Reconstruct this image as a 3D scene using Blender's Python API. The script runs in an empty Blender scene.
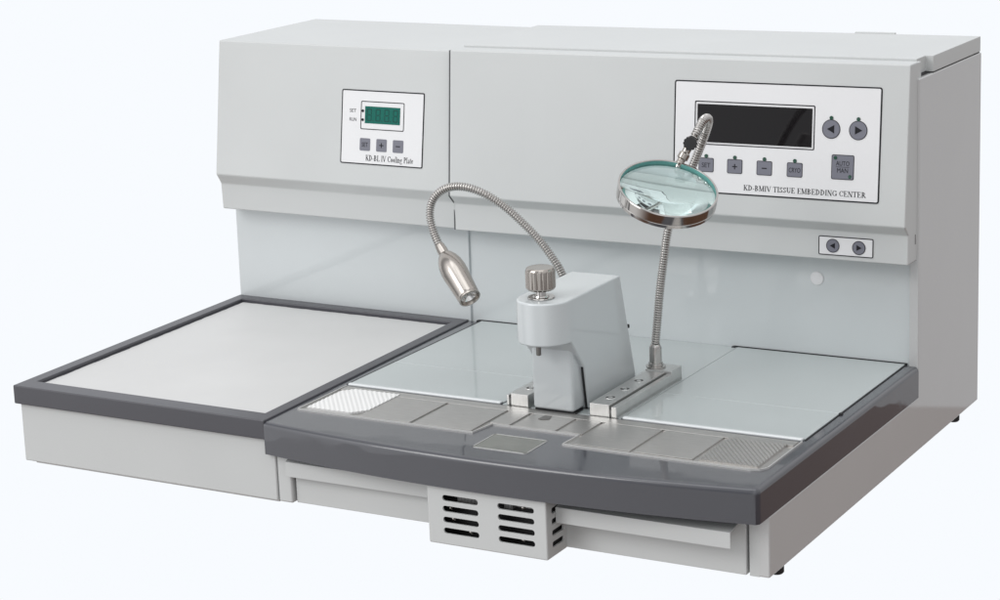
import bpy, bmesh, math, random
from mathutils import Vector, Matrix
random.seed(4)
S = 0.01                                  # all lengths below are centimetres
sc = bpy.context.scene
C = sc.collection

# ------------------------------------------------------------------ camera
cam = bpy.data.objects.new('camera', bpy.data.cameras.new('camera'))
C.objects.link(cam)
cam.data.sensor_width = 36
cam.data.lens = 78.435
cam.data.clip_start = 0.05
cam.data.clip_end = 200
Rm = Matrix(((0.8683175142955157, -0.08356925541879126, 0.4889180646247442),
             (0.4942482873073301, 0.22875272155940826, -0.8386839827211049),
             (-0.041753141934799745, 0.9698909072302476, 0.23993395593508604)))
cam.matrix_world = Matrix.Translation(Vector((134.41880, -240.69537, 77.11040)) * S) @ Rm.to_4x4()
sc.camera = cam

# ------------------------------------------------------------------ render
sc.render.engine = 'CYCLES'
sc.view_settings.view_transform = 'Standard'
sc.view_settings.look = 'None'
sc.view_settings.exposure = 0
sc.view_settings.gamma = 1
sc.cycles.max_bounces = 12
sc.cycles.transmission_bounces = 10
sc.cycles.glossy_bounces = 6
sc.cycles.caustics_reflective = False

# ------------------------------------------------------------------ world: a white studio sweep with a brown floor around it
w = bpy.data.worlds.new('World'); sc.world = w; w.use_nodes = True
nt = w.node_tree; N = nt.nodes; Lk = nt.links
for n in list(N): N.remove(n)
def wn(t, **k):
    n = N.new(t)
    for a, b in k.items(): setattr(n, a, b)
    return n
def wmath(op, a, b=None, clamp=False):
    n = wn('ShaderNodeMath', operation=op); n.use_clamp = clamp
    for i, v in enumerate((a, b)):
        if v is None: continue
        if isinstance(v, (int, float)): n.inputs[i].default_value = v
        else: Lk.new(v, n.inputs[i])
    return n.outputs[0]
def wstep(v, lo, hi):
    n = wn('ShaderNodeMapRange', interpolation_type='SMOOTHSTEP')
    Lk.new(v, n.inputs['Value']); n.inputs['From Min'].default_value = lo; n.inputs['From Max'].default_value = hi
    return n.outputs['Result']
def wmix(f, a, b):
    n = wn('ShaderNodeMix', data_type='RGBA')
    if isinstance(f, (int, float)): n.inputs[0].default_value = f
    else: Lk.new(f, n.inputs[0])
    for i, v in ((6, a), (7, b)):
        if isinstance(v, tuple): n.inputs[i].default_value = v + (1,)
        else: Lk.new(v, n.inputs[i])
    return n.outputs[2]
tc = wn('ShaderNodeTexCoord'); sx = wn('ShaderNodeSeparateXYZ'); Lk.new(tc.outputs['Generated'], sx.inputs[0])
X, Y, Z = sx.outputs
az = wmath('ARCTAN2', Y, X)                                  # -pi..pi, camera looks towards 2.1
side = wstep(az, math.radians(-40), math.radians(-100))      # the front half of the studio
up = wstep(Z, -0.05, 0.55)
SWEEP = (0.938, 0.965, 1.0)
right = wmix(up, (0.50, 0.50, 0.51), (0.90, 0.90, 0.91))
frontc = wmix(up, (0.95, 0.96, 0.98), (1.08, 1.09, 1.11))
bands = wmath('ADD', wmath('MULTIPLY', wmath('SINE', wmath('ADD', wmath('MULTIPLY', az, 5.0), 0.6)), 0.62), 0.97)     # bright and dark bands added to give the chrome contrast
sc_ = wn('ShaderNodeVectorMath', operation='SCALE'); Lk.new(frontc, sc_.inputs[0]); Lk.new(bands, sc_.inputs['Scale']); frontc = sc_.outputs[0]
left_m = wstep(az, math.radians(150), math.radians(175))
base = wmix(side, right, frontc)
base = wmix(left_m, base, (1.0, 1.01, 1.02))
floor_m = wstep(Z, -0.2890, -0.2905)
nz = wn('ShaderNodeTexNoise'); nz.inputs['Scale'].default_value = 3.0; Lk.new(tc.outputs['Generated'], nz.inputs['Vector'])
brown = wmix(nz.outputs['Fac'], (0.10, 0.052, 0.034), (0.17, 0.10, 0.07))
fill_floor = wmix(wstep(Z, -0.45, -0.7), (0.86, 0.85, 0.845), brown)      # pale front added to brighten the lower faces, brown floor far below
fl = wmix(wmath('MULTIPLY', wstep(az, math.radians(-55), math.radians(-75)), 1.0), brown, fill_floor)
fl = wmix(left_m, fl, fill_floor)
base = wmix(floor_m, base, fl)
sw = wmath('MULTIPLY', wstep(az, math.radians(80), math.radians(90)), wstep(az, math.radians(172), math.radians(158)))
sw = wmath('MULTIPLY', sw, wstep(Z, 0.75, 0.35))
base = wmix(sw, base, SWEEP)
bg = wn('ShaderNodeBackground'); Lk.new(base, bg.inputs[0]); bg.inputs[1].default_value = 1.0
wo = wn('ShaderNodeOutputWorld'); Lk.new(bg.outputs[0], wo.inputs[0])

# ------------------------------------------------------------------ unseen area lamps, added to supply the light
def area_lamp(name, loc, target, size, power, col=(1, 1, 1)):
    l = bpy.data.lights.new(name, 'AREA'); l.shape = 'RECTANGLE'; l.size = size[0]; l.size_y = size[1]
    l.energy = power; l.color = col
    o = bpy.data.objects.new(name, l); C.objects.link(o); o.location = loc
    o.rotation_euler = (Vector(target) - Vector(loc)).to_track_quat('-Z', 'Y').to_euler()
    return o
area_lamp('key_area_lamp', (-2.1, -4.2, 3.0), (0.15, -0.3, 0.15), (2.2, 2.2), 74, (1.0, 0.99, 0.975))
area_lamp('top_area_lamp', (0.3, -0.9, 2.6), (0.15, -0.3, 0.1), (1.8, 1.2), 9, (0.97, 0.99, 1.0))

# ------------------------------------------------------------------ materials
def mat(name, col, rough=0.5, metal=0.0, coat=0.0, coat_rough=0.05, noise=0.0, nscale=60, bump=0.0, bscale=400,
        ior=1.5, trans=0.0, rnoise=0.0, stretch=None, spec=0.5, wave=0.0):
    m = bpy.data.materials.new(name); m.use_nodes = True
    t = m.node_tree; b = t.nodes['Principled BSDF']
    b.inputs['Base Color'].default_value = tuple(col) + (1,)
    b.inputs['Roughness'].default_value = rough
    b.inputs['Metallic'].default_value = metal
    b.inputs['IOR'].default_value = ior
    b.inputs['Specular IOR Level'].default_value = spec
    b.inputs['Transmission Weight'].default_value = trans
    b.inputs['Coat Weight'].default_value = coat
    b.inputs['Coat Roughness'].default_value = coat_rough
    tcn = t.nodes.new('ShaderNodeTexCoord'); mp = t.nodes.new('ShaderNodeMapping')
    t.links.new(tcn.outputs['Object'], mp.inputs[0])
    if stretch: mp.inputs['Scale'].default_value = stretch
    if noise:
        a = t.nodes.new('ShaderNodeTexNoise'); a.inputs['Scale'].default_value = nscale; a.inputs['Detail'].default_value = 5
        t.links.new(mp.outputs[0], a.inputs['Vector'])
        r = t.nodes.new('ShaderNodeMapRange'); r.inputs['From Min'].default_value = .3; r.inputs['From Max'].default_value = .7
        r.inputs['To Min'].default_value = 1 - noise; r.inputs['To Max'].default_value = 1 + noise
        t.links.new(a.outputs['Fac'], r.inputs['Value'])
        mx = t.nodes.new('ShaderNodeVectorMath'); mx.operation = 'SCALE'; mx.inputs[0].default_value = col
        t.links.new(r.outputs[0], mx.inputs['Scale']); t.links.new(mx.outputs[0], b.inputs['Base Color'])
    if rnoise:
        a = t.nodes.new('ShaderNodeTexNoise'); a.inputs['Scale'].default_value = 14; a.inputs['Detail'].default_value = 6
        t.links.new(tcn.outputs['Object'], a.inputs['Vector'])
        r = t.nodes.new('ShaderNodeMapRange'); r.inputs['From Min'].default_value = .3; r.inputs['From Max'].default_value = .7
        r.inputs['To Min'].default_value = max(0, rough - rnoise); r.inputs['To Max'].default_value = rough + rnoise
        t.links.new(a.outputs['Fac'], r.inputs['Value']); t.links.new(r.outputs[0], b.inputs['Roughness'])
    if bump:
        a = t.nodes.new('ShaderNodeTexNoise'); a.inputs['Scale'].default_value = bscale; a.inputs['Detail'].default_value = 2
        t.links.new(mp.outputs[0], a.inputs['Vector'])
        bp = t.nodes.new('ShaderNodeBump'); bp.inputs['Strength'].default_value = bump; bp.inputs['Distance'].default_value = 0.0004
        t.links.new(a.outputs['Fac'], bp.inputs['Height']); t.links.new(bp.outputs[0], b.inputs['Normal'])
    if wave:                                        # slow waviness of the clear top layer, and smears in its polish
        a = t.nodes.new('ShaderNodeTexNoise'); a.inputs['Scale'].default_value = 16; a.inputs['Detail'].default_value = 1
        t.links.new(tcn.outputs['Object'], a.inputs['Vector'])
        bp = t.nodes.new('ShaderNodeBump'); bp.inputs['Strength'].default_value = wave; bp.inputs['Distance'].default_value = 0.001
        t.links.new(a.outputs['Fac'], bp.inputs['Height']); t.links.new(bp.outputs[0], b.inputs['Coat Normal'])
        a = t.nodes.new('ShaderNodeTexNoise'); a.inputs['Scale'].default_value = 22; a.inputs['Detail'].default_value = 7; a.inputs['Distortion'].default_value = 1.2
        t.links.new(tcn.outputs['Object'], a.inputs['Vector'])
        r = t.nodes.new('ShaderNodeMapRange'); r.inputs['From Min'].default_value = .5; r.inputs['From Max'].default_value = .75
        r.inputs['To Min'].default_value = coat_rough; r.inputs['To Max'].default_value = coat_rough + 0.09
        t.links.new(a.outputs['Fac'], r.inputs['Value']); t.links.new(r.outputs[0], b.inputs['Coat Roughness'])
    return m
M = {}
M['paint'] = mat('light grey powder coat', (0.575, 0.59, 0.587), 0.42, coat=0.15, coat_rough=0.25, noise=0.022, nscale=7, bump=0.10, bscale=500)
M['paint_gloss'] = mat('light grey gloss enamel', (0.60, 0.635, 0.645), 0.35, coat=0.9, coat_rough=0.03, wave=0.10, noise=0.02, nscale=7, bump=0.02, bscale=90)
M['side'] = mat('light grey enamel side', (0.55, 0.555, 0.555), 0.4, coat=1.0, coat_rough=0.025, noise=0.015, nscale=9, bump=0.03, bscale=120)
M['cover'] = mat('grey green gloss cover', (0.46, 0.50, 0.50), 0.3, coat=0.8, coat_rough=0.02, noise=0.03, nscale=6, wave=0.12)
M['cover_edge'] = mat('cover edge', (0.72, 0.75, 0.76), 0.25, coat=0.5)
M['dark'] = mat('dark grey deck moulding', (0.043, 0.045, 0.057), 0.40, coat=1.0, coat_rough=0.015, wave=0.35, noise=0.04, nscale=12, bump=0.05, bscale=300)
M['dark_matt'] = mat('dark grey tray moulding', (0.066, 0.066, 0.077), 0.42, coat=0.15, coat_rough=0.2, noise=0.04, nscale=12, bump=0.06, bscale=500)
M['plate'] = mat('cold plate white film', (0.63, 0.63, 0.625), 0.5, noise=0.025, nscale=9, rnoise=0.05, bump=0.05, bscale=200)
M['steel'] = mat('brushed steel', (0.50, 0.49, 0.475), 0.36, metal=0.8, noise=0.06, nscale=60, stretch=(1, 6, 1), rnoise=0.06)
M['steel_pale'] = mat('machined aluminium', (0.66, 0.66, 0.65), 0.33, metal=0.9, noise=0.05, nscale=70, stretch=(6, 1, 1), bump=0.05, bscale=500)
M['bright'] = mat('bright trim', (0.66, 0.66, 0.65), 0.35, metal=0.5)
M['glare_pad'] = mat('ribbed metal pad whitened as glare', (0.80, 0.80, 0.79), 0.5)  # same metal as the right pad; glare put into the colour
M['chrome'] = mat('nickel chrome', (0.50, 0.485, 0.47), 0.09, metal=1.0, rnoise=0.03)
M['satin'] = mat('satin nickel', (0.43, 0.40, 0.37), 0.2, metal=1.0, noise=0.03, nscale=40)
M['satin_dark'] = mat('worn dark nickel', (0.20, 0.19, 0.18), 0.3, metal=1.0)
M['black'] = mat('black rubber', (0.008, 0.008, 0.009), 0.55)
M['gap'] = mat('dark gap shade', (0.012, 0.012, 0.014), 0.6)  # near-black colour standing for the shade inside gaps and slits
M['black_plastic'] = mat('black plastic', (0.010, 0.010, 0.011), 0.35)
M['panel'] = mat('white panel film', (0.78, 0.78, 0.79), 0.35, coat=0.2, noise=0.01, nscale=20)
M['ink'] = mat('dark printed ink', (0.014, 0.014, 0.018), 0.6, spec=0.2)
M['key'] = mat('grey membrane key', (0.175, 0.178, 0.215), 0.45)
M['screen'] = mat('black display window', (0.008, 0.007, 0.008), 0.05, spec=0.3)
M['lcd'] = mat('green display window', (0.002, 0.125, 0.095), 0.2, spec=0.25)
M['lcd_dark'] = mat('unlit display segment', (0.001, 0.05, 0.04), 0.3, spec=0.25)
M['led'] = mat('green indicator', (0.008, 0.06, 0.035), 0.2, coat=0.5)
M['glass'] = mat('clear lens glass', (0.80, 0.955, 0.935), 0.0, trans=1.0, ior=1.47)
M['edge_teal'] = mat('teal lens edge and reflection', (0.16, 0.44, 0.41), 0.25)
M['lens_clear'] = mat('lamp window', (0.75, 0.75, 0.74), 0.08, metal=0.8)
M['fin'] = mat('fan fins', (0.30, 0.30, 0.30), 0.4, metal=0.6)
M['seam_shade'] = mat('grey gap shade', (0.13, 0.135, 0.14), 0.6)
M['recess'] = mat('dark recess', (0.05, 0.05, 0.05), 0.5)
M['window'] = mat('cold spot surface', (0.14, 0.145, 0.125), 0.4, metal=0.3, coat=0.7, coat_rough=0.03, noise=0.16, nscale=55, rnoise=0.1)

# ------------------------------------------------------------------ helpers
ORG = Vector((0, 0, 0))
def sharp(bm, ang=32):
    bm.normal_update()
    for f in bm.faces: f.smooth = True
    for e in bm.edges:
        e.smooth = not (len(e.link_faces) == 2 and e.calc_face_angle(0) > math.radians(ang))
def link(name, bm, m, parent, ang=32, label=None):
    sharp(bm, ang)
    for v in bm.verts: v.co = (v.co - ORG) * S
    me = bpy.data.meshes.new(name); bm.to_mesh(me); bm.free()
    for x in (m if isinstance(m, (list, tuple)) else [m]): me.materials.append(x)
    o = bpy.data.objects.new(name, me); C.objects.link(o); o.parent = parent
    md = o.modifiers.new('even shading', 'WEIGHTED_NORMAL'); md.keep_sharp = True; md.weight = 90
    if label: o['label'] = label
    return o
def thing(name, loc, rot, label, cat):
    o = bpy.data.objects.new(name, None); C.objects.link(o); o.empty_display_size = 0.05
    o.location = Vector(loc) * S; o.rotation_euler = rot
    o['label'] = label; o['category'] = cat
    return o
def bevel(bm, r, seg=3, ang=30, sel=None):
    if r <= 0: return
    bm.normal_update()
    es = [e for e in bm.edges if len(e.link_faces) == 2 and e.calc_face_angle(0) > math.radians(ang) and (sel is None or sel(e))]
    bmesh.ops.bevel(bm, geom=es, offset=r, segments=seg, profile=0.5, affect='EDGES', clamp_overlap=True)
def merge(dst, src):
    me = bpy.data.meshes.new('t'); src.to_mesh(me); src.free(); dst.from_mesh(me); bpy.data.meshes.remove(me)
def box(x0, x1, y0, y1, z0, z1, r=0.0, seg=2, bm=None):
    b = bmesh.new(); bmesh.ops.create_cube(b, size=1)
    for v in b.verts:
        v.co = Vector(((x0 + x1) / 2 + v.co.x * (x1 - x0), (y0 + y1) / 2 + v.co.y * (y1 - y0), (z0 + z1) / 2 + v.co.z * (z1 - z0)))
    bevel(b, r, seg)
    if bm is not None: merge(bm, b); return bm
    return b
def prism(pts, a, b_, axis='z', r=0.0, seg=2, bm=None, sel=None):
    """polygon pts extruded between a and b_ along axis"""
    def P(p, t):
        return Vector((p[0], p[1], t)) if axis == 'z' else (Vector((t, p[0], p[1])) if axis == 'x' else Vector((p[0], t, p[1])))
    b = bmesh.new()
    A = [b.verts.new(P(p, a)) for p in pts]; B = [b.verts.new(P(p, b_)) for p in pts]
    b.faces.new(A); b.faces.new(B)
    for i in range(len(pts)):
        j = (i + 1) % len(pts); b.faces.new((A[i], A[j], B[j], B[i]))
    bmesh.ops.recalc_face_normals(b, faces=b.faces)
    bevel(b, r, seg, sel=sel)
    if bm is not None: merge(bm, b); return bm
    return b
def lathe(profile, origin, axis, seg=48, bm=None, flutes=0, fdepth=0.0, frange=None, cap=True):
    """profile: list of (radius, height along axis)"""
    b = bmesh.new(); ax = Vector(axis).normalized(); o = Vector(origin)
    u = ax.orthogonal().normalized(); v = ax.cross(u)
    rings = []
    for k, (r, h) in enumerate(profile):
        ring = []
        for i in range(seg):
            t = 2 * math.pi * i / seg; rr = r
            if flutes and frange[0] <= h <= frange[1]:
                rr = r - fdepth * (0.5 + 0.5 * math.cos(flutes * t)) ** 6
            ring.append(b.verts.new(o + ax * h + (u * math.cos(t) + v * math.sin(t)) * rr))
        rings.append(ring)
    for A, B in zip(rings, rings[1:]):
        for i in range(seg):
            j = (i + 1) % seg; b.faces.new((A[i], A[j], B[j], B[i]))
    if cap:
        b.faces.new(rings[0]); b.faces.new(rings[-1])
    bmesh.ops.recalc_face_normals(b, faces=b.faces)
    if bm is not None: merge(bm, b); return bm
    return b
def spline(pts, n=24):
    P = [Vector(p) for p in pts]; P = [P[0] * 2 - P[1]] + P + [P[-1] * 2 - P[-2]]
    out = []
    for i in range(1, len(P) - 2):
        for k in range(n):
            t = k / n; a, b, c, d = P[i - 1:i + 3]
            out.append(0.5 * ((2 * b) + (c - a) * t + (2 * a - 5 * b + 4 * c - d) * t * t + (3 * b - a - 3 * c + d) * t ** 3))
    out.append(P[-2]); return out
def gooseneck(pts, rad, pitch=0.30, depth=0.16, seg=20, bm=None):
    """ribbed flexible metal tube along a smooth path"""
    cv = spline(pts); L = [0]
    for a, b in zip(cv, cv[1:]): L.append(L[-1] + (b - a).length)
    tot = L[-1]; nr = int(tot / pitch); prof = [(0.0, -depth), (0.22, -0.15 * depth), (0.45, 0), (0.68, -0.15 * depth), (0.86, -depth)]
    st = [((i + f) * pitch, d) for i in range(nr) for f, d in prof] + [(tot, 0)]
    b = bmesh.new(); rings = []; k = 0; up = None
    for s, d in st:
        while k < len(L) - 2 and L[k + 1] < s: k += 1
        t = (s - L[k]) / max(1e-9, L[k + 1] - L[k]); p = cv[k].lerp(cv[k + 1], t)
        k2 = min(k + 1, len(cv) - 1); k0 = max(k - 1, 0)
        T = (cv[min(k2 + 1, len(cv) - 1)] - cv[k0]).normalized()
        if up is None: up = T.orthogonal().normalized()
        up = (up - T * up.dot(T)).normalized(); v = T.cross(up)
        rings.append([b.verts.new(p + (up * math.cos(2 * math.pi * i / seg) + v * math.sin(2 * math.pi * i / seg)) * (rad + d)) for i in range(seg)])
    for A, B in zip(rings, rings[1:]):
        for i in range(seg):
            j = (i + 1) % seg; b.faces.new((A[i], A[j], B[j], B[i]))
    b.faces.new(rings[0]); b.faces.new(rings[-1]); bmesh.ops.recalc_face_normals(b, faces=b.faces)
    if bm is not None: merge(bm, b); return bm
    return b
def rrect(x0, x1, z0, z1, r=0.2, n=5):
    out = []
    for cx, cz, a in ((x1 - r, z1 - r, 0), (x0 + r, z1 - r, 90), (x0 + r, z0 + r, 180), (x1 - r, z0 + r, 270)):
        for i in range(n + 1):
            t = math.radians(a + 90 * i / n); out.append((cx + r * math.cos(t), cz + r * math.sin(t)))
    return out
def disc(cx, cz, r, rz=None, n=32):
    rz = rz or r
    return [(cx + r * math.cos(2 * math.pi * i / n), cz + rz * math.sin(2 * math.pi * i / n)) for i in range(n)]
class Face:
    """a plane y = y0 - s (z0 - z) looking towards -y, on which flat things are laid in layers"""
    def __init__(f, y0, z0, s): f.y0, f.z0, f.s = y0, z0, s; f.n = Vector((0, -1, s)).normalized()
    def P(f, x, z, d): return Vector((x, f.y0 - f.s * (f.z0 - z), z)) + f.n * d
    def slab(f, pts, d0, d1, bm=None, r=0):
        b = bmesh.new()
        A = [b.verts.new(f.P(x, z, d0)) for x, z in pts]; B = [b.verts.new(f.P(x, z, d1)) for x, z in pts]
        b.faces.new(A); b.faces.new(B)
        for i in range(len(pts)):
            j = (i + 1) % len(pts); b.faces.new((A[i], A[j], B[j], B[i]))
        bmesh.ops.recalc_face_normals(b, faces=b.faces)
        if r: bevel(b, r, 2, ang=60)
        if bm is not None: merge(bm, b); return bm
        return b
    def ring(f, outer, inner, d0, d1, bm=None):
        b = bmesh.new(); n = len(outer)
        q = [[b.verts.new(f.P(x, z, d)) for x, z in pts] for pts, d in ((outer, d0), (outer, d1), (inner, d1), (inner, d0))]
        for k in range(4):
            A, B = q[k], q[(k + 1) % 4]
            for i in range(n):
                j = (i + 1) % n; b.faces.new((A[i], A[j], B[j], B[i]))
        bmesh.ops.recalc_face_normals(b, faces=b.faces)
        if bm is not None: merge(bm, b); return bm
        return b
    def text(f, s, x, z, h, width, d, bm=None, serif=0, bold=0.0):
        """lettering as thin raised ink; x,z = centre of the baseline, width = total width"""
        cu = bpy.data.curves.new('lettering', 'FONT'); cu.body = s; cu.size = 1; cu.align_x = 'LEFT'; cu.offset = bold
        cu.resolution_u = 4
        o = bpy.data.objects.new('lettering', cu); C.objects.link(o)
        me = bpy.data.meshes.new_from_object(o)
        bpy.data.objects.remove(o); bpy.data.curves.remove(cu)
        xs = [v.co.x for v in me.vertices]; x0, x1 = min(xs), max(xs)
        ch = 0.70                                   # cap height of the built-in face
        b = bmesh.new(); b.from_mesh(me); bpy.data.meshes.remove(me)
        for v in b.verts:
            X = x + ((v.co.x - x0) / (x1 - x0) - 0.5) * width; Zz = z + v.co.y / ch * h
            v.co = f.P(X, Zz, d)
        r = bmesh.ops.extrude_face_region(b, geom=list(b.faces))
        for v in r['geom']:
            if isinstance(v, bmesh.types.BMVert): v.co += f.n * 0.012
        bmesh.ops.recalc_face_normals(b, faces=b.faces)
        if bm is not None: merge(bm, b); return bm
        return b
# roman letters drawn stroke by stroke: (advance, [strokes]); a stroke is ('l', x0,z0,x1,z1, thickness) or ('a', cx,cz,rx,rz,a0,a1, thin, thick)
TK, TN = 0.15, 0.06
def _l(*a): return ('l',) + a
def st(x, z0=0.0, z1=1.0, wd=TK): return [_l(x, z0, x, z1, wd), _l(x - .16, z0 + .025, x + .16, z0 + .025, .05), _l(x - .16, z1 - .025, x + .16, z1 - .025, .05)]
GL = {
 'K': (.82, st(.2) + [_l(.26, .42, .68, .98, TN), _l(.36, .55, .70, .02, TK), _l(.55, .025, .84, .025, .05), _l(.54, .975, .80, .975, .05)]),
 'D': (.82, st(.2) + [('a', .22, .5, .50, .475, -90, 90, TN, TK)]),
 'B': (.74, st(.2) + [('a', .24, .74, .34, .235, -90, 90, TN, TK), ('a', .24, .265, .42, .24, -90, 90, TN, TK)]),
 'P': (.66, st(.2) + [('a', .24, .72, .38, .255, -90, 90, TN, TK)]),
 'R': (.80, st(.2) + [('a', .24, .74, .36, .235, -90, 90, TN, TK), _l(.36, .5, .68, .02, TK), _l(.62, .025, .82, .025, .05)]),
 'L': (.68, st(.2) + [_l(.1, .03, .62, .03, TN), _l(.61, .0, .63, .26, TN)]),
 'E': (.72, st(.2) + [_l(.1, .03, .64, .03, TN), _l(.63, .0, .65, .25, TN), _l(.1, .97, .60, .97, TN), _l(.59, 1.0, .61, .78, TN), _l(.2, .51, .48, .51, TN), _l(.48, .40, .48, .62, .05)]),
 'T': (.74, st(.37) + [_l(.04, .97, .70, .97, TN), _l(.05, 1.0, .05, .76, TN), _l(.69, 1.0, .69, .76, TN)]),
 'I': (.38, st(.19)),
 'V': (.80, [_l(.12, .98, .42, .02, TK), _l(.44, .02, .70, .98, TN), _l(.0, .975, .28, .975, .05), _l(.58, .975, .82, .975, .05)]),
 'M': (1.0, st(.16, wd=TN) + st(.82) + [_l(.18, .97, .48, .05, TK), _l(.50, .05, .80, .97, TN)]),
 'N': (.84, st(.16, wd=TN) + st(.68, wd=TN) + [_l(.16, .96, .68, .03, TK)]),
 'U': (.82, [_l(.2, .98, .2, .3, TK), _l(.66, .98, .66, .3, TN), ('a', .43, .30, .23, .28, 180, 360, TN, TK), _l(.05, .975, .36, .975, .05), _l(.54, .975, .78, .975, .05)]),
 'S': (.60, [('a', .30, .74, .20, .235, 20, 270, TN, TK), ('a', .30, .265, .22, .24, -160, 90, TN, TK), _l(.50, .72, .50, .98, .05), _l(.07, .02, .07, .28, .05)]),
 'C': (.76, [('a', .42, .5, .36, .48, 40, 320, TN, TK), _l(.70, .66, .70, .98, .05)]),
 'G': (.84, [('a', .42, .5, .36, .48, 40, 330, TN, TK), _l(.70, .66, .70, .98, .05), _l(.70, .06, .70, .42, TK), _l(.54, .43, .84, .43, .05)]),
 '-': (.36, [_l(.05, .33, .31, .33, .09)]), ' ': (.34, []),
 'o': (.54, [('a', .27, .33, .20, .32, 0, 360, TN, TK)]),
 'l': (.30, st(.15, 0, 1.0, .12)), 'i': (.30, st(.15, 0, .66, .12) + [_l(.09, .88, .21, .88, .12)]),
 'n': (.56, st(.14, 0, .66, .12) + st(.44, 0, .48, .12) + [('a', .29, .44, .15, .20, 0, 180, TN, .10)]),
 'g': (.52, [('a', .25, .42, .17, .22, 0, 360, TN, .12), ('a', .25, -.12, .22, .16, 0, 360, .05, .09), _l(.38, .60, .50, .64, .06)]),
 'a': (.50, [('a', .22, .17, .16, .16, 60, 360, TN, .12), _l(.38, .04, .38, .48, .12), ('a', .24, .46, .14, .19, 0, 160, TN, .10), _l(.36, .03, .50, .05, .06)]),
 't': (.34, [_l(.16, .08, .16, .84, .12), _l(.03, .63, .31, .63, .06), _l(.16, .05, .31, .06, .07)]),
 'e': (.48, [('a', .25, .33, .19, .32, 10, 330, TN, .13), _l(.08, .40, .42, .40, .05)]),
}
def serif_text(Fc, s_, x, z, h, width, d):
    tot = sum(GL[c][0] for c in s_); k = width / tot; xx = x - width / 2; b = bmesh.new(); c_ = 0
    def quad(p):
        nonlocal c_
        c_ += 1
        Fc.slab([(xx + a * k, z + q * h) for a, q in p], d, d + 0.012 + (c_ % 9) * 0.0009, bm=b)
    for ch in s_:
        for t in GL[ch][1]:
            if t[0] == 'l':
                _, x0, z0, x1, z1, wd = t; v_ = Vector((x1 - x0, z1 - z0)).normalized(); n_ = Vector((-v_.y, v_.x)) * wd / 2
                quad([(x0 - n_.x, z0 - n_.y), (x1 - n_.x, z1 - n_.y), (x1 + n_.x, z1 + n_.y), (x0 + n_.x, z0 + n_.y)])
            else:
                _, cx_, cz_, rx, rz_, a0, a1, tn, tk = t; m_ = 14
                for i in range(m_):
                    q = []
                    for a_, sg in ((a0 + (a1 - a0) * i / m_, 0), (a0 + (a1 - a0) * (i + 1) / m_, 0)):
                        r_ = math.radians(a_); wd = tn + (tk - tn) * abs(math.cos(r_)) ** 1.5
                        q.append(((cx_ + rx * math.cos(r_), cz_ + rz_ * math.sin(r_)), (cx_ + (rx - wd) * math.cos(r_), cz_ + (rz_ - wd) * math.sin(r_))))
                    quad([q[0][0], q[1][0], q[1][1], q[0][1]])
        xx += GL[ch][0] * k
    return b
def boolean_cut(target_bm, cutters):
    """returns a bmesh: target minus cutters (all in cm)"""
    def tmp(bm_):
        me = bpy.data.meshes.new('t'); bm_.to_mesh(me); bm_.free(); o = bpy.data.objects.new('t', me); C.objects.link(o); return o
    t = tmp(target_bm); c = tmp(cutters)
    md = t.modifiers.new('b', 'BOOLEAN'); md.operation = 'DIFFERENCE'; md.object = c; md.solver = 'EXACT'
    dg = bpy.context.evaluated_depsgraph_get(); me = bpy.data.meshes.new_from_object(t.evaluated_get(dg))
    b = bmesh.new(); b.from_mesh(me)
    for o in (t, c):
        m_ = o.data; bpy.data.objects.remove(o); bpy.data.meshes.remove(m_)
    bpy.data.meshes.remove(me); return b

# ================================================================== COOLING UNIT (left)
cp = thing('cooling_unit', (0, -31, 0), (0, 0.0146, 0.0263),
           'low cooling machine with a wide white plate in a dark grey frame, at the left', 'cooling machine')
ORG = Vector((0, -31, 0))
yb = -16.2
link('cabinet', box(-35.1, -0.47, yb, 4.9, 1.3, 42.0, 0.12), M['paint_gloss'], cp)
prof = [(-17.54, 43.64), (-19.98, 26.77), (-19.04, 25.42), (-18.89, 22.08), (-15.9, 22.08), (4.94, 41.8), (4.94, 43.64)]
link('hood', prism(prof, -35.13, -0.53, 'x', 0.16, 3), M['paint'], cp)
link('base_housing', box(-34.69, 0.10, -60.9, yb - 0.05, 0.95, 7.9, 0.16, 3), M['paint'], cp)
bp = box(-33.6, -0.1, -60.3, yb - 0.5, 0.62, 0.98, 0.05)
link('bottom_plate', bp, M['side'], cp)
# dark frame with a sunken plate
def frame_bm(ox0, ox1, oy0, oy1, ix0, ix1, iy0, iy1, z0, z1, r):
    b = bmesh.new(); q = []
    for (x0, x1, y0, y1), z in (((ox0, ox1, oy0, oy1), z0), ((ox0, ox1, oy0, oy1), z1), ((ix0, ix1, iy0, iy1), z1), ((ix0, ix1, iy0, iy1), z0)):
        q.append([b.verts.new((x, y, z)) for x, y in ((x0, y0), (x1, y0), (x1, y1), (x0, y1))])
    for k in range(4):
        A, B = q[k], q[(k + 1) % 4]
        for i in range(4):
            j = (i + 1) % 4; b.faces.new((A[i], A[j], B[j], B[i]))
    bmesh.ops.recalc_face_normals(b, faces=b.faces); bevel(b, r, 3); return b
link('plate_frame', frame_bm(-35.15, -0.78, -61.43, yb - 0.02, -33.54, -2.25, -59.0, -18.0, 7.84, 10.02, 0.14), M['dark_matt'], cp)
link('cooling_plate', box(-33.5, -2.3, -58.95, -18.05, 9.2, 9.60, 0.06), M['plate'], cp)
b = bmesh.new()
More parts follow.
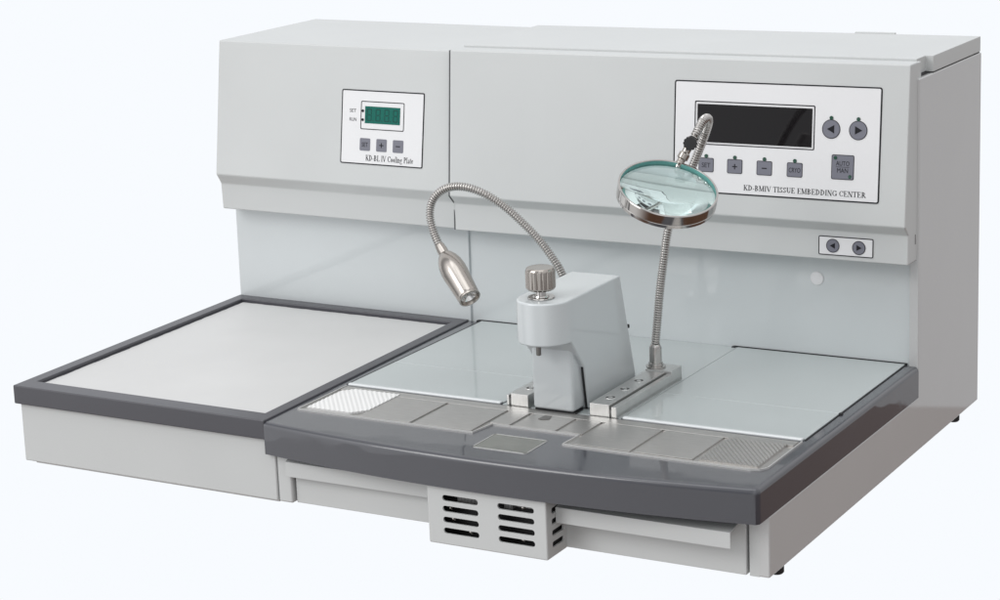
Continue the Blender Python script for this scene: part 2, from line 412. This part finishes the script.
# frost/sealant bead that runs unevenly round the edge of the plate
for a0, a1, fx in (((-33.5, -58.6), (-33.5, -18.1), 1), ((-33.4, -18.05), (-2.4, -18.05), 0)):
    n = 60; pts = []
    for i in range(n + 1):
        t = i / n; x = a0[0] + (a1[0] - a0[0]) * t; y = a0[1] + (a1[1] - a0[1]) * t
        ww = 0.16 + 0.14 * random.random()
        pts.append((x + (ww if fx else 0), y - (0 if fx else ww)))
    poly = [a0] + pts + [a1]
    prism(poly, 9.58, 9.63, 'z', 0, bm=b)
link('edge_sealant', b, M['dark_matt'], cp)
# control panel
F = Face(-17.5378, 43.6364, 0.1446)
def R4(x0, x1, z0, z1, r): return rrect(x0, x1, z0, z1, r)
pn = link('control_panel', F.slab(R4(-16.27, -4.78, 29.52, 38.28, .12), 0.0, 0.05), M['panel'], cp)
bk = F.ring(R4(-16.40, -4.65, 29.40, 38.42, .2), R4(-16.27, -4.78, 29.53, 38.28, .12), 0.0, 0.062)
link('panel_border', bk, M['ink'], pn)
dp = link('display', F.slab(R4(-13.0, -8.0, 34.42, 36.48, .03), 0.05, 0.09), M['lcd'], cp)
b = F.ring(R4(-13.62, -7.42, 33.66, 37.1, .18), R4(-13.52, -7.52, 33.76, 37.0, .12), 0.05, 0.07)
link('display_border', b, M['ink'], dp)
b = bmesh.new()
for k in range(4):                                    # unlit seven segment digits
    cx = -12.38 + k * 1.25; zc = 35.45; hw, hh, t = 0.34, 0.74, 0.10
    for (a0, a1, c0, c1) in ((-hw + t, hw - t, hh - t, hh), (-hw + t, hw - t, -t / 2, t / 2), (-hw + t, hw - t, -hh, -hh + t),
                             (-hw, -hw + t, 0.06, hh - .04), (hw - t, hw, 0.06, hh - .04), (-hw, -hw + t, -hh + .04, -0.06), (hw - t, hw, -hh + .04, -0.06)):
        F.slab([(cx + a0, zc + c0), (cx + a1, zc + c0), (cx + a1, zc + c1), (cx + a0, zc + c1)], 0.09, 0.1, bm=b)
    F.slab(disc(cx + 0.55, zc - 0.68, 0.07, n=10), 0.09, 0.1, bm=b)
link('display_digits', b, M['lcd_dark'], dp)
for zc in (35.9, 34.82):
    link('indicator_light', F.slab(disc(-13.32, zc, 0.17), 0.05, 0.10), M['ink'], cp)
for xc, s_, wd in ((-12.88, 'SET', 0.85), (-10.51, '+', 0.5), (-8.15, '-', 0.5)):
    kb = link('button', F.slab(R4(xc - 0.74, xc + 0.74, 31.83 - 0.76, 31.83 + 0.76, .15), 0.05, 0.09), M['key'], cp)
    if s_ == 'SET': g = F.text(s_, xc, 31.56, 0.52, wd, 0.092)
    else:
        g = F.slab([(xc - .3, 31.77), (xc + .3, 31.77), (xc + .3, 31.89), (xc - .3, 31.89)], 0.09, 0.104)
        if s_ == '+': F.slab([(xc - .06, 31.53), (xc + .06, 31.53), (xc + .06, 32.13), (xc - .06, 32.13)], 0.09, 0.103, bm=g)
    link('button_lettering', g, M['ink'], kb)
link('indicator_lettering', F.text('SET', -14.75, 35.67, 0.42, 0.95, 0.052), M['ink'], pn)
link('indicator_lettering', F.text('RUN', -14.72, 34.6, 0.42, 0.98, 0.052), M['ink'], pn)
link('panel_lettering', serif_text(F, 'KD-BL IV Cooling Plate', -9.35, 29.88, 0.70, 6.8, 0.05), M['ink'], pn)

# ================================================================== EMBEDDING WORKSTATION (right)
ec = thing('embedding_workstation', (28.5, -28, 0), (0, 0, 0),
           'large light grey workstation with curved dark deck, magnifying glass, bendable lamp and black screen', 'lab machine')
ORG = Vector((28.5, -28, 0))
W0 = -15.9
link('cabinet', box(-0.76, 56.1, W0, 5.2, 0.3, 41.9, 0.08), M['paint_gloss'], ec)
# right side panel: low arm in front, tall panel behind
sp = [(-58.84, 0), (5.35, 0), (5.35, 42.04), (-16.25, 42.04), (-16.25, 6.27), (-58.84, 6.27)]
link('side_panel', prism(sp, 55.95, 57.0, 'x', 0.18, 3, sel=lambda e: max(v.co.x for v in e.verts) > 56.9), M['side'], ec)
link('front_post', box(54.92, 55.948, -58.84, -57.6, 0.0, 6.26), M['paint'], ec)
link('front_post', box(0.93, 2.75, -60.72, -57.6, 0.82, 6.26, 0.25, 4), M['paint'], ec)
link('base_housing', box(1.05, 55.9, -58.0, W0 - 0.1, 0.25, 6.26, 0.05), M['side'], ec)
# hood
prof = [(-18.40, 43.84), (-20.13, 26.40), (-19.0, 25.28), (-19.15, 21.99), (-15.8, 21.99), (-15.8, 42.0), (-16.0, 43.84)]
hd = link('hood', prism(prof, -0.62, 56.77, 'x', 0.16, 3), M['paint'], ec)
link('hood_gap_shade', prism([(y + .02, z - .04) for y, z in prof[:3]] + [(prof[3][0] + .02, prof[3][1] + .03)] + [(-15.8, 21.99), (-15.8, 42.0), (-16.0, 43.7)], -0.775, -0.635, 'x', 0.03, 1), M['seam_shade'], hd)  # grey strip added so the open gap between the hoods reads dark
link('side_slot_shade', prism([(-16.9, 23.9), (-16.75, 23.9), (-16.75, 25.0), (-16.9, 25.0)], 56.74, 56.79, 'x'), M['gap'], hd)
# top lid with a notch at its front right corner
link('hood_ledge', prism([(-1.0, -16.05), (56.62, -16.05), (56.62, -14.62), (-1.0, -14.62)], 41.95, 43.70, 'z', 0.1), M['paint'], ec)
ld = prism([(-0.9, -14.6), (56.1, -14.6), (56.1, -11.72), (57.0, -11.72), (57.0, 4.94), (-1.4, 4.94)], 42.16, 43.93, 'z', 0.09, 2)
link('top_lid', ld, M['paint'], ec)
link('lid_seam_shade', prism([(-0.5, -16.0), (56.55, -16.0), (56.55, -11.6), (56.92, -11.6), (56.92, 4.8), (-0.5, 4.8)], 42.045, 42.158, 'z'), M['gap'], ec)
link('rear_vent_flap', box(41.6, 46.6, 4.96, 5.5, 42.6, 44.05, 0.08), M['paint'], ec)
# wall cap
link('hole_cap', lathe([(0.0, 0.0), (0.78, 0.0), (0.8, 0.06), (0.74, 0.16), (0.3, 0.22), (0.0, 0.23)], (44.95, W0, 18.93), (0, -1, 0), 32, cap=False), M['panel'], ec)

# deck moulding with bowed front
def yf(x): return -61.45 - 2.25 * (1 - ((x - 28.5) / 28.5) ** 2)
pts = [(-1.1, -16.3), (0.04, -60.9), (0.12, yf(.3)), (0.5, yf(.5) )]
n = 36
for i in range(1, n): pts.append((1 + (56.2 - 1) * i / n, yf(1 + (56.2 - 1) * i / n)))
pts += [(56.2, yf(56.2)), (56.75, -61.5), (57.02, -61.2), (57.05, -60.8), (57.05, -16.3)]
dk = prism(pts, 6.29, 9.83, 'z')
bmesh.ops.recalc_face_normals(dk, faces=dk.faces)
bevel(dk, 0.55, 5, ang=60, sel=lambda e: all(abs(v.co.z - 9.83) < 1e-4 for v in e.verts) and not all(v.co.x < 0.15 for v in e.verts) and not all(v.co.y > -17 for v in e.verts))
deck = link('deck', dk, M['dark'], ec, ang=40)
# deck inserts
cz = 9.98
def cover(x0, x1):
    c = link('deck_cover', box(x0, x1, -36.20, -16.12, 9.7, cz, 0.06), M['cover'], ec)
    link('front_flap', box(x0, x1, -45.75, -36.26, 9.7, cz, 0.05), M['cover'], c)
    link('fold_strip', box(x0, x1, -36.25, -36.21, 9.7, cz + 0.012), M['cover_edge'], c)
    link('edge_lip', box(x0 + 0.1, x1 - 0.1, -46.35, -45.77, 9.80, cz + 0.16, 0.14, 3), M['cover_edge'], c)
    return c
cL = cover(0.78, 20.72); cL['label'] = 'glossy grey cover plate on the left part of the deck'
cR = cover(35.15, 55.42); cR['label'] = 'glossy grey cover plate on the right part of the deck'
link('deck_centre', box(20.85, 35.05, -46.3, -15.95, 9.6, 9.93, 0.05), M['cover'], ec)
b = bmesh.new()
box(0.45, 0.78, -45.9, -16.0, 9.7, 9.90, bm=b); box(55.42, 55.56, -45.9, -16.0, 9.7, 9.90, bm=b)
box(0.3, 20.8, -16.10, -15.92, 9.7, 10.04, bm=b); box(34.6, 55.6, -16.10, -15.92, 9.7, 10.04, bm=b)
box(0.1, 0.75, -16.35, -15.92, 9.7, 10.02, 0.05, bm=b); box(34.45, 34.95, -16.4, -15.92, 9.7, 10.02, 0.05, bm=b)
box(55.35, 55.75, -36.5, -36.0, 9.7, 10.0, 0.05, bm=b); box(20.73, 20.84, -46, -16, 9.6, 9.85, bm=b); box(35.06, 35.14, -46, -16, 9.6, 9.85, bm=b)
link('cover_gap_shade', b, M['gap'], ec)  # near-black strips drawn in place of the shade in the cover gaps
# work plate
PZ = 10.0
out = [(0.95, -56.15), (22.9, -56.2), (23.45, -53.0), (33.7, -53.0), (33.55, -56.3), (54.2, -56.5), (55.0, -56.3), (55.45, -55.5), (55.4, -46.6), (0.95, -46.6)]
wp = prism(out, 9.6, 9.835, 'z')
pads = [(1.25, 8.25), (8.65, 15.05), (15.5, 22.55), (23.0, 25.33), (25.8, 30.75), (31.22, 33.85), (34.32, 40.88), (41.34, 47.72), (48.1, 54.9)]
for i, (a, c) in enumerate(pads):
    if i in (0, 8): continue
    y0 = -55.95 if (c < 23 or a > 34) else -52.8
    box(a, c, y0, -48.3, 9.7, PZ, 0.05, 2, bm=wp)
box(1.2, 55.2, -48.27, -46.8, 9.7, PZ + 0.005, 0.05, 2, bm=wp)
wpo = link('work_plate', wp, M['steel'], ec)
# pale rim of the work plate
def strip(path, wd, z0, z1, bm):
    for (x0, y0), (x1, y1) in zip(path, path[1:]):
        d = Vector((x1 - x0, y1 - y0)); L_ = d.length; d.normalize(); nn = Vector((-d.y, d.x)) * wd / 2
        e = d * wd * 0.3
        prism([(x0 - e.x - nn.x, y0 - e.y - nn.y), (x1 + e.x - nn.x, y1 + e.y - nn.y), (x1 + e.x + nn.x, y1 + e.y + nn.y), (x0 - e.x + nn.x, y0 - e.y + nn.y)], z0, z1, 'z', bm=bm)
b = bmesh.new()
strip([(0.95, -46.6), (0.95, -56.2), (22.95, -56.25), (23.45, -53.05), (33.7, -53.05), (33.55, -56.35), (54.2, -56.55), (55.05, -56.3), (55.5, -55.5), (55.45, -46.6)], 0.11, 9.8, 10.01, b)
link('plate_trim', b, M['bright'], wpo)
def ribbed(x0, x1, y0, y1, pitch, h, z, chamfer=0.0):
    b = bmesh.new(); nx, ny = 120, 120; g = []
    for j in range(ny + 1):
        row = []
        for i in range(nx + 1):
            x = x0 + (x1 - x0) * i / nx; y = y0 + (y1 - y0) * j / ny
            t = ((x * 0.80 + y * 0.62) / pitch) % 1.0; hh = h * (1 - abs(2 * t - 1))
            row.append(b.verts.new((x, y, z + hh)))
        g.append(row)
    for j in range(ny):
        for i in range(nx):
            cxn, cyn = (i + .5) / nx, (j + .5) / ny
            if chamfer and ((1 - cxn) + cyn < chamfer or cxn + (1 - cyn) < chamfer * .8): continue
            b.faces.new((g[j][i], g[j][i + 1], g[j + 1][i + 1], g[j + 1][i]))
    bmesh.ops.delete(b, geom=[v for v in b.verts if not v.link_faces], context='VERTS')
    be = [e for e in b.edges if len(e.link_faces) == 1]
    r = bmesh.ops.extrude_edge_only(b, edges=be)
    for v in r['geom']:
        if isinstance(v, bmesh.types.BMVert): v.co.z = 9.75
    bmesh.ops.recalc_face_normals(b, faces=b.faces)
    return b
link('ribbed_pad', ribbed(1.75, 8.7, -55.6, -47.75, 0.50, 0.085, PZ + 0.05, 0.2), M['glare_pad'], wpo, ang=20, label='ribbed metal pad whitened as glare at the left end of the steel plate')
link('ribbed_pad', ribbed(48.3, 54.5, -55.7, -48.2, 0.42, 0.16, PZ - 0.04), M['steel'], wpo, ang=20, label='grey ribbed pad at the right end of the steel plate')
b = prism([(27.2, -49.9), (27.75, -50.1), (28.4, -49.6), (28.1, -48.5), (27.3, -48.5)], PZ - 0.02, PZ + 0.05, 'z')
link('spout_notch', b, M['satin_dark'], wpo)
cs = link('cold_spot', prism(rrect(25.3, 31.5, -60.35, -55.75, 0.25), 9.7, 9.87, 'z'), M['window'], ec)
b = bmesh.new(); rp = rrect(25.3, 31.5, -60.35, -55.75, 0.25); strip(rp + rp[:1], 0.09, 9.75, 9.90, b)
link('cold_spot_trim', b, M['bright'], cs)
# rails each side of the dispenser
def rail(x0, x1, xf, mirror):
    b = box(x0, x1, -46.6, -30.6, 9.8, 11.35, 0.06)
    lo, hi = (x1 + 0.22, xf) if not mirror else (xf, x0 - 0.22)
    box(lo, hi, -46.6, -30.6, 9.8, 11.15, 0.05, bm=b)
    box(min(x0, lo) + .1, max(x1, hi) - .1, -46.3, -31.0, 9.9, 10.7, bm=b)
    box(min(x0, lo) - .03, max(x1, hi) + .03, -33.2, -30.5, 9.85, 11.5, 0.1, bm=b)
    r = link('mounting_rail', b, M['steel_pale'], ec)
    xc = (x0 + x1) / 2
    for yy in (-44.0, -40.6, -37.2):
        h = lathe([(0.0, 0.012), (0.50, 0.012), (0.52, 0.035), (0.62, 0.035), (0.64, 0.0)], (xc, yy, 11.35), (0, 0, 1), 24, cap=False)
        lathe([(0.0, 0.03), (0.26, 0.03), (0.28, 0.01)], (xc, yy, 11.352), (0, 0, 1), 6, bm=h, cap=False)
        for f in h.faces:
            rd = (f.calc_center_median().xy - Vector((xc, yy))).length
            f.material_index = 1 if f.calc_center_median().z < 11.366 and rd < 0.52 and len(f.verts) == 4 or rd < 0.3 and f.calc_center_median().z < 11.366 else 0
        link('screw', h, [M['steel_pale'], M['recess']], r)
    return r
rR = rail(31.6, 33.9, 34.75, False)
rL = rail(22.1, 24.2, 21.6, True)
# ---------------- dispenser
cx, cy, rr = 27.48, -48.0, 2.98
ZT, ZB = 22.72, 18.1
def disp():
    b = bmesh.new(); n = 28
    arc = [(cx + rr * math.cos(math.pi + math.pi * i / n), cy + rr * math.sin(math.pi + math.pi * i / n)) for i in range(n + 1)]  # left .. front .. right
    T = [b.verts.new((x, y, ZT)) for x, y in arc]; B = [b.verts.new((x, y, ZB)) for x, y in arc]
    prof = [(-36.4, ZT), (-33.3, 11.0), (-33.3, 9.95), (-44.5, 9.95), (-45.25, 14.7)]
    Lp = [b.verts.new((cx - rr, y, z)) for y, z in prof]; Rp = [b.verts.new((cx + rr, y, z)) for y, z in prof]
    for i in range(n): b.faces.new((T[i], T[i + 1], B[i + 1], B[i]))
    b.faces.new(T + [Rp[0], Lp[0]])
    b.faces.new(B)
    b.faces.new([T[0], Lp[0], Lp[1], Lp[2], Lp[3], Lp[4], B[0]])
    b.faces.new([T[-1], Rp[0], Rp[1], Rp[2], Rp[3], Rp[4], B[-1]])
    ring = list(zip(Lp, Rp)) + [(B[0], B[-1])]
    for (a, c), (d, e) in zip(ring, ring[1:]): b.faces.new((a, c, e, d))
    bmesh.ops.recalc_face_normals(b, faces=b.faces)
    bevel(b, 0.22, 3, ang=35); return b
dsp = link('dispenser', disp(), M['paint_gloss'], ec)
link('dispenser_column', box(25.0, 29.95, -47.0, -44.4, 10.12, 18.6, 0.38, 4), M['paint_gloss'], dsp)
link('column_painted_shadow', box(25.1, 30.0, -46.7, -45.0, 9.96, 10.12), M['gap'], dsp)  # dark block drawn as the shadow under the column
link('column_edge_shade_strip', prism([(-45.32, 14.9), (-47.9, 18.15), (-47.5, 18.25), (-45.1, 14.7), (-44.4, 10.0), (-44.62, 10.0), (-45.3, 14.6)], 30.03, 30.26, 'x'), M['gap'], dsp)
b = lathe([(0.0, 0.0), (0.2, 0.0), (0.27, 0.06), (0.27, 2.2)], (26.85, -48.6, 16.55), (0, 0, 1), 24, cap=False)
link('nozzle', b, M['satin_dark'], dsp)
link('small_tab', box(25.0, 25.5, -47.6, -47.1, 17.2, 18.15, 0.05), M['fin'], dsp)
kx, ky = 27.15, -48.15
link('washer', lathe([(0.5, 0.0), (1.40, 0.0), (1.46, 0.06), (1.4, 0.13), (0.9, 0.13), (0.8, 0.3), (0.55, 0.3), (0.5, 0.9), (0.0, 0.9)], (kx, ky, ZT), (0, 0, 1), 48, cap=False), M['chrome'], dsp)
link('knob', lathe([(0.0, 0.0), (1.25, 0.0), (1.4, 0.06), (1.54, 0.25), (1.58, 0.3), (1.58, 2.0), (1.56, 2.15), (1.45, 2.36), (1.30, 2.42), (1.0, 2.38), (0.0, 2.40)], (kx, ky, ZT + 0.85), (0, 0, 1), 192, flutes=18, fdepth=0.10, frange=(0.2, 2.05), cap=False), M['satin'], dsp, ang=50)
# small screw on the dispenser back edge
link('back_screw', lathe([(0.0, 0.0), (0.22, 0.0), (0.22, 0.3), (0.0, 0.34)], (30.2, -34.7, 16.6), (1, 0.6, 0), 16, cap=False), M['black'], dsp)

# ---------------- bendable lamp
lampP = [(23.2, -31.9, 11.6), (23.0, -32.2, 15), (22.6, -33.2, 19), (21.9, -34, 21.9), (21.11, -34.5, 23.6), (19.94, -35, 25.45), (18.4, -35.5, 27.25), (16.35, -36.2, 29.29), (14.34, -37, 30.78),
         (12.16, -37.6, 31.55), (10.07, -38, 31.39), (8.5, -38.3, 30.22), (8.0, -38.5, 28.52), (8.47, -38.8, 26.68), (9.4, -39.2, 25.12)]
ln = link('lamp_neck', gooseneck(lampP, 0.49, 0.28, 0.17), M['chrome'], ec, ang=50)
A = Vector((9.55, -39.25, 25.0)); T_ = Vector((15.15, -42.6, 20.25)); ax = (T_ - A).normalized(); Lh = (T_ - A).length
pr = [(0.0, -0.1), (0.52, -0.1), (0.55, 0.0), (0.55, 0.45), (0.60, 0.5), (0.60, 1.25), (0.66, 1.3), (0.88, 1.55), (1.18, 2.15), (1.38, 2.85), (1.46, 3.6), (1.46, 4.4), (1.39, 5.3), (1.28, Lh - 0.6), (1.22, Lh - 0.35), (1.26, Lh - 0.3), (1.26, Lh - 0.04), (1.20, Lh), (1.08, Lh), (0.90, Lh - 0.5)]
link('lamp_head', lathe(pr, A, ax, 64, cap=False), M['satin'], ln, ang=40)
g = lathe([(0.92, Lh - 0.40), (0.66, Lh - 0.85), (0.3, Lh - 1.1), (0.0, Lh - 1.1)], A, ax, 24, cap=False)
u = ax.orthogonal().normalized(); v = ax.cross(u)
for k in range(4):
    p = A + ax * (Lh - 0.95) + (u * math.cos(k * 1.57 + .5) + v * math.sin(k * 1.57 + .5)) * 0.30
    lathe([(0.0, 0.42), (0.12, 0.38), (0.22, 0.2), (0.24, 0.0)], p, ax, 14, bm=g, cap=False)
link('lamp_reflector', g, M['lens_clear'], ln, ang=25)
link('neck_nut', lathe([(0.0, 0), (1.0, 0), (1.0, 0.35), (0.85, 0.4), (0.72, 0.45), (0.7, 1.6), (0.6, 1.7)], (23.2, -31.9, 11.5), (0, 0, 1), 6, cap=False), M['chrome'], ln)

# ---------------- magnifier
magP = [(32.30, -32, 11.4), (32.25, -32, 13.4), (32.57, -32, 16.27), (33.04, -32, 20.27), (33.62, -32, 23.9), (34.18, -32, 27.06), (35.2, -31.7, 30.6), (36.99, -31.3, 34.24),
        (38.31, -31.5, 37.05), (39.3, -32.2, 39.0), (39.75, -33.4, 39.75), (39.95, -34.9, 39.75), (39.95, -36.2, 39.0), (39.75, -37.0, 38.2)]
mn = link('magnifier_neck', gooseneck(magP, 0.49, 0.28, 0.16), M['chrome'], ec, ang=50)
link('neck_nut', lathe([(0.0, 0), (1.05, 0), (1.1, 0.04), (1.1, 0.16), (0.82, 0.18), (0.82, 0.5), (0.70, 0.55), (0.68, 2.3), (0.56, 2.5), (0.5, 2.6)], (32.3, -32, 11.5), (0, 0, 1), 24, cap=False), M['chrome'], mn)
Lc = Vector((39.75, -43.3, 34.2)); nv = Vector((0.3184, -0.2718, 0.9081)).normalized(); RL = 5.16
bx = lathe([(RL - 0.22, -1.50), (RL, -1.46), (RL + .02, -1.12), (RL - 0.03, -1.08), (RL + .02, -1.04), (RL + .02, -0.05), (RL - 0.02, 0.0), (RL - 0.2, 0.0), (RL - 0.22, -0.05), (RL - 0.22, -1.50)], Lc, nv, 128, cap=False)
for f in bx.faces:
    c_ = f.calc_center_median() - Lc; rad_ = (c_ - nv * c_.dot(nv)).length
    if rad_ < RL - 0.205 and abs(f.normal.dot(nv)) < 0.3: f.material_index = 1  # teal on the ring's inner wall stands for the glass reflected there
link('lens_ring', bx, [M['chrome'], M['edge_teal']], mn, ang=14)
gl = bmesh.new(); n = 10; Rg = RL - 0.24
pf = [(Rg * i / n, 0.80 * (1 - (i / n) ** 2) - 0.45) for i in range(n + 1)]
pfb = [(Rg * i / n, -1.38 - 0.80 * (1 - (i / n) ** 2)) for i in range(n, -1, -1)]
prof_g = pf + pfb
prof_g[0] = (0.001, prof_g[0][1]); prof_g[-1] = (0.001, prof_g[-1][1])
gl = lathe(prof_g, Lc, nv, 96, cap=True)
for f in gl.faces:
    c_ = f.calc_center_median() - Lc; h_ = c_.dot(nv); rad_ = (c_ - nv * h_).length
    if rad_ > Rg - 0.05 and abs(f.normal.dot(nv)) < 0.2: f.material_index = 1
link('magnifying_lens', gl, [M['glass'], M['edge_teal']], mn, ang=60)
# joint between neck and ring
Jt = Vector((39.72, -37.05, 38.15)); cdir = Vector((-0.49, 0.84, 0)) 
back = Lc + (Vector((0, 1, 0)) - nv * nv.y).normalized() * 0
up_im = Vector((-0.0835693, 0.2287527, 0.9698909)); up_pl = (up_im - nv * up_im.dot(nv)).normalized()
rt_pl = nv.cross(up_pl)
att = Lc + up_pl * (RL * 0.97) * 0.93 + (-rt_pl if rt_pl.x < 0 else rt_pl) * RL * 0.40 - nv * 0.5
jd = (att - Jt).normalized(); jl = (att - Jt).length
jb = lathe([(0.0, -0.1), (0.52, -0.1), (0.55, 0.2), (0.45, 0.5), (0.45, jl * 0.5), (0.6, jl * 0.55), (0.6, jl * 0.72), (0.42, jl * 0.76), (0.42, jl * 0.86), (0.5, jl * 0.9), (0.3, jl), (0.0, jl + 0.05)], Jt, jd, 24, cap=False)
link('swivel_joint', jb, M['satin'], mn)
kd = Vector((0.40, -0.88, 0.2)).normalized()
kp = Jt + jd * 0.55
link('thumb_knob', lathe([(0.0, 0.3), (0.3, 0.3), (0.3, 0.7), (0.68, 0.72), (0.74, 0.8), (0.74, 1.3), (0.66, 1.4), (0.0, 1.42)], kp, kd, 72, flutes=12, fdepth=0.12, frange=(0.71, 1.35), cap=False), M['black_plastic'], mn)
link('ring_bracket', lathe([(0.0, -0.4), (0.34, -0.4), (0.36, 0.0), (0.30, 0.25), (0.0, 0.3)], att, jd, 20, cap=False), M['chrome'], mn)

# ---------------- control panel
F = Face(-18.403, 43.845, 0.09922)
pn = link('control_panel', F.slab(R4(29.28, 53.56, 28.95, 41.18, .15), 0.0, 0.05), M['panel'], ec, label='wide white control panel with a black screen')
link('panel_border', F.ring(R4(29.12, 53.72, 28.80, 41.33, .28), R4(29.27, 53.57, 28.94, 41.19, .18), 0.0, 0.062), M['ink'], pn)
scn = link('screen', F.slab(R4(32.0, 45.78, 34.52, 38.76, .04), 0.05, 0.10), M['screen'], ec)
link('screen_border', F.ring(R4(31.66, 46.10, 34.22, 39.10, .16), R4(31.78, 45.98, 34.33, 38.98, .10), 0.05, 0.072), M['ink'], scn)
def tri(xc, zc, r, sgn): return [(xc + sgn * r, zc), (xc - sgn * r * 0.75, zc + r * 0.95), (xc - sgn * r * 0.75, zc - r * 0.95)]
def arrow_button(Fc, xc, zc, r, sgn, light=True, par=ec, d=0.05):
    o = link('arrow_button', Fc.slab(disc(xc, zc, r, r * 1.03), d, d + 0.05), M['key'], par)
    link('button_rim', Fc.ring(disc(xc, zc, r + 0.05), disc(xc, zc, r - 0.02), d, d + 0.056), M['ink'], o)
    link('arrow_mark', Fc.slab(tri(xc, zc, r * 0.48, sgn), d + 0.05, d + 0.066), M['ink'], o)
    if light: link('indicator_light', Fc.slab(disc(xc, zc + r + 0.22, 0.21), d, d + 0.09), M['led'], par)
arrow_button(F, 48.01, 36.63, 1.0, -1); arrow_button(F, 51.12, 36.62, 1.0, 1)
for xc, s_, wd in ((33.2, 'SET', 1.05), (36.7, '+', 0), (40.27, '-', 0), (43.88, 'CRYO', 1.35)):
    kb = link('button', F.slab(R4(xc - 0.88, xc + 0.88, 31.20, 32.72, .15), 0.05, 0.09), M['key'], ec)
    link('button_rim', F.ring(R4(xc - 0.92, xc + 0.92, 31.16, 32.76, .18), R4(xc - 0.86, xc + 0.86, 31.22, 32.70, .15), 0.05, 0.094), M['ink'], kb)
    if wd: g = F.text(s_, xc, 31.68, 0.52, wd, 0.092)
    else:
        g = F.slab([(xc - .3, 31.88), (xc + .3, 31.88), (xc + .3, 32.0), (xc - .3, 32.0)], 0.09, 0.104)
        if s_ == '+': F.slab([(xc - .06, 31.64), (xc + .06, 31.64), (xc + .06, 32.24), (xc - .06, 32.24)], 0.09, 0.103, bm=g)
    link('button_lettering', g, M['ink'], kb)
    link('indicator_light', F.slab(disc(xc, 32.95, 0.22), 0.05, 0.12), M['led'], ec)
kb = link('mode_button', F.slab(R4(48.22, 50.72, 31.25, 33.85, .15), 0.05, 0.09), M['key'], ec)
link('button_rim', F.ring(R4(48.17, 50.77, 31.20, 33.90, .18), R4(48.24, 50.70, 31.27, 33.83, .15), 0.05, 0.094), M['ink'], kb)
g = F.text('AUTO', 49.47, 32.72, 0.5, 1.55, 0.092); F.text('MAN', 49.47, 31.95, 0.5, 1.25, 0.092, bm=g)
F.slab([(48.7, 32.55), (50.24, 32.55), (50.24, 32.59), (48.7, 32.59)], 0.09, 0.102, bm=g)
link('button_lettering', g, M['ink'], kb)
for xc, zc in ((48.62, 33.55), (50.34, 31.55)): link('indicator_light', F.slab(disc(xc, zc, 0.2), 0.09, 0.14), M['led'], ec)
b = serif_text(F, 'KD-BMIV TISSUE EMBEDDING CENTER', 45.02, 29.36, 0.61, 14.45, 0.05)
link('panel_lettering', b, M['ink'], pn)
F2 = Face(-19.077, 23.6, 0.0456)
p2 = link('heater_panel', F2.slab(R4(46.52, 52.70, 22.62, 24.55, .1), -0.02, 0.05), M['panel'], ec, label='small white panel with two arrow buttons')
link('panel_border', F2.ring(R4(46.42, 52.80, 22.52, 24.65, .18), R4(46.52, 52.70, 22.62, 24.55, .1), -0.02, 0.062), M['ink'], p2)
arrow_button(F2, 48.11, 23.6, 0.72, -1, False); arrow_button(F2, 51.14, 23.56, 0.72, 1, False)

# ---------------- drawers
def drawer(x0, x1, lx0, lx1, lz0, lz1, z0, z1, lab, yd=-59.02):
    d = link('drawer', box(x0, x1, yd, -57.9, z0, z1, 0.10, 3), M['paint'], ec, label=lab)
    # bent strip handle: upright face ahead of the drawer with a flange sloping back to it
    pf = [(-61.25, lz0), (-61.1, lz0), (-61.1, lz1 - 0.1), (yd + .1, lz1 + 0.25), (yd + .1, lz1 + 0.4), (-61.25, lz1)]
    link('drawer_handle', prism(pf, lx0, lx1, 'x', 0.05, 2), M['paint'], d)
drawer(2.93, 21.25, 2.45, 21.28, 4.0, 5.65, 0.83, 5.6, 'left front drawer with a long strip handle', -60.22)
drawer(34.9, 54.66, 35.12, 54.0, 3.4, 5.05, 0.06, 5.6, 'right front drawer with a long strip handle')
# ---------------- ventilation box
vb = box(21.3, 35.1, -63.1, -58.9, -0.02, 6.24, 0.18, 3)
cut = bmesh.new(); prism(rrect(21.5, 34.9, -62.9, -58.0, .05), 0.2, 6.1, 'z', bm=cut)
tb = boolean_cut(vb, cut)
cut = bmesh.new()
Fv = Face(-63.1, 0, 0)
for x0, x1 in ((23.12, 27.3), (29.55, 33.72)):
    for zc in (5.02, 3.87, 2.70, 1.53):
        Fv.slab(rrect(x0, x1, zc - 0.32, zc + 0.32, 0.31), -0.5, 0.3, bm=cut)
for zc in (4.85, 3.7, 2.5, 1.3):
    prism(rrect(-62.0, -59.6, zc - 0.3, zc + 0.3, 0.2), 34.7, 35.4, 'x', bm=cut)
tb = boolean_cut(tb, cut)
vo = link('vent_box', tb, M['paint'], ec)
b = box(21.7, 34.7, -61.0, -58.3, 0.3, 6.0)
link('vent_interior', b, M['black'], vo)
b = bmesh.new()
for i in range(40):
    x = 24.6 + i * 0.16
    if 27.2 < x < 30.0: continue
    box(x, x + 0.06, -62.5, -61.0, 4.6, 5.4, bm=b)
box(24.5, 33.2, -61.3, -60.9, 4.5, 5.5, bm=b)
link('fan_fins', b, M['fin'], vo)
for x, z in ((23.6, 3.7), (23.9, 2.6), (25.9, 1.45), (32.0, 1.5), (32.1, 4.9)):
    link('interior_screw', lathe([(0.0, 0.2), (0.15, 0.16), (0.24, 0)], (x, -62.3, z), (0, -1, 0), 12, cap=False), M['satin'], vo)
# ---------------- feet
for x, y in ((55.9, -54.6), (55.9, -0.6), (3.0, -0.6)):
    link('foot', lathe([(0.0, 0.0), (0.62, 0.0), (0.75, 0.15), (0.75, 0.75), (0.55, 0.95), (0.35, 1.2)], (x, y, -1.05), (0, 0, 1), 28, cap=False), M['black'], ec)
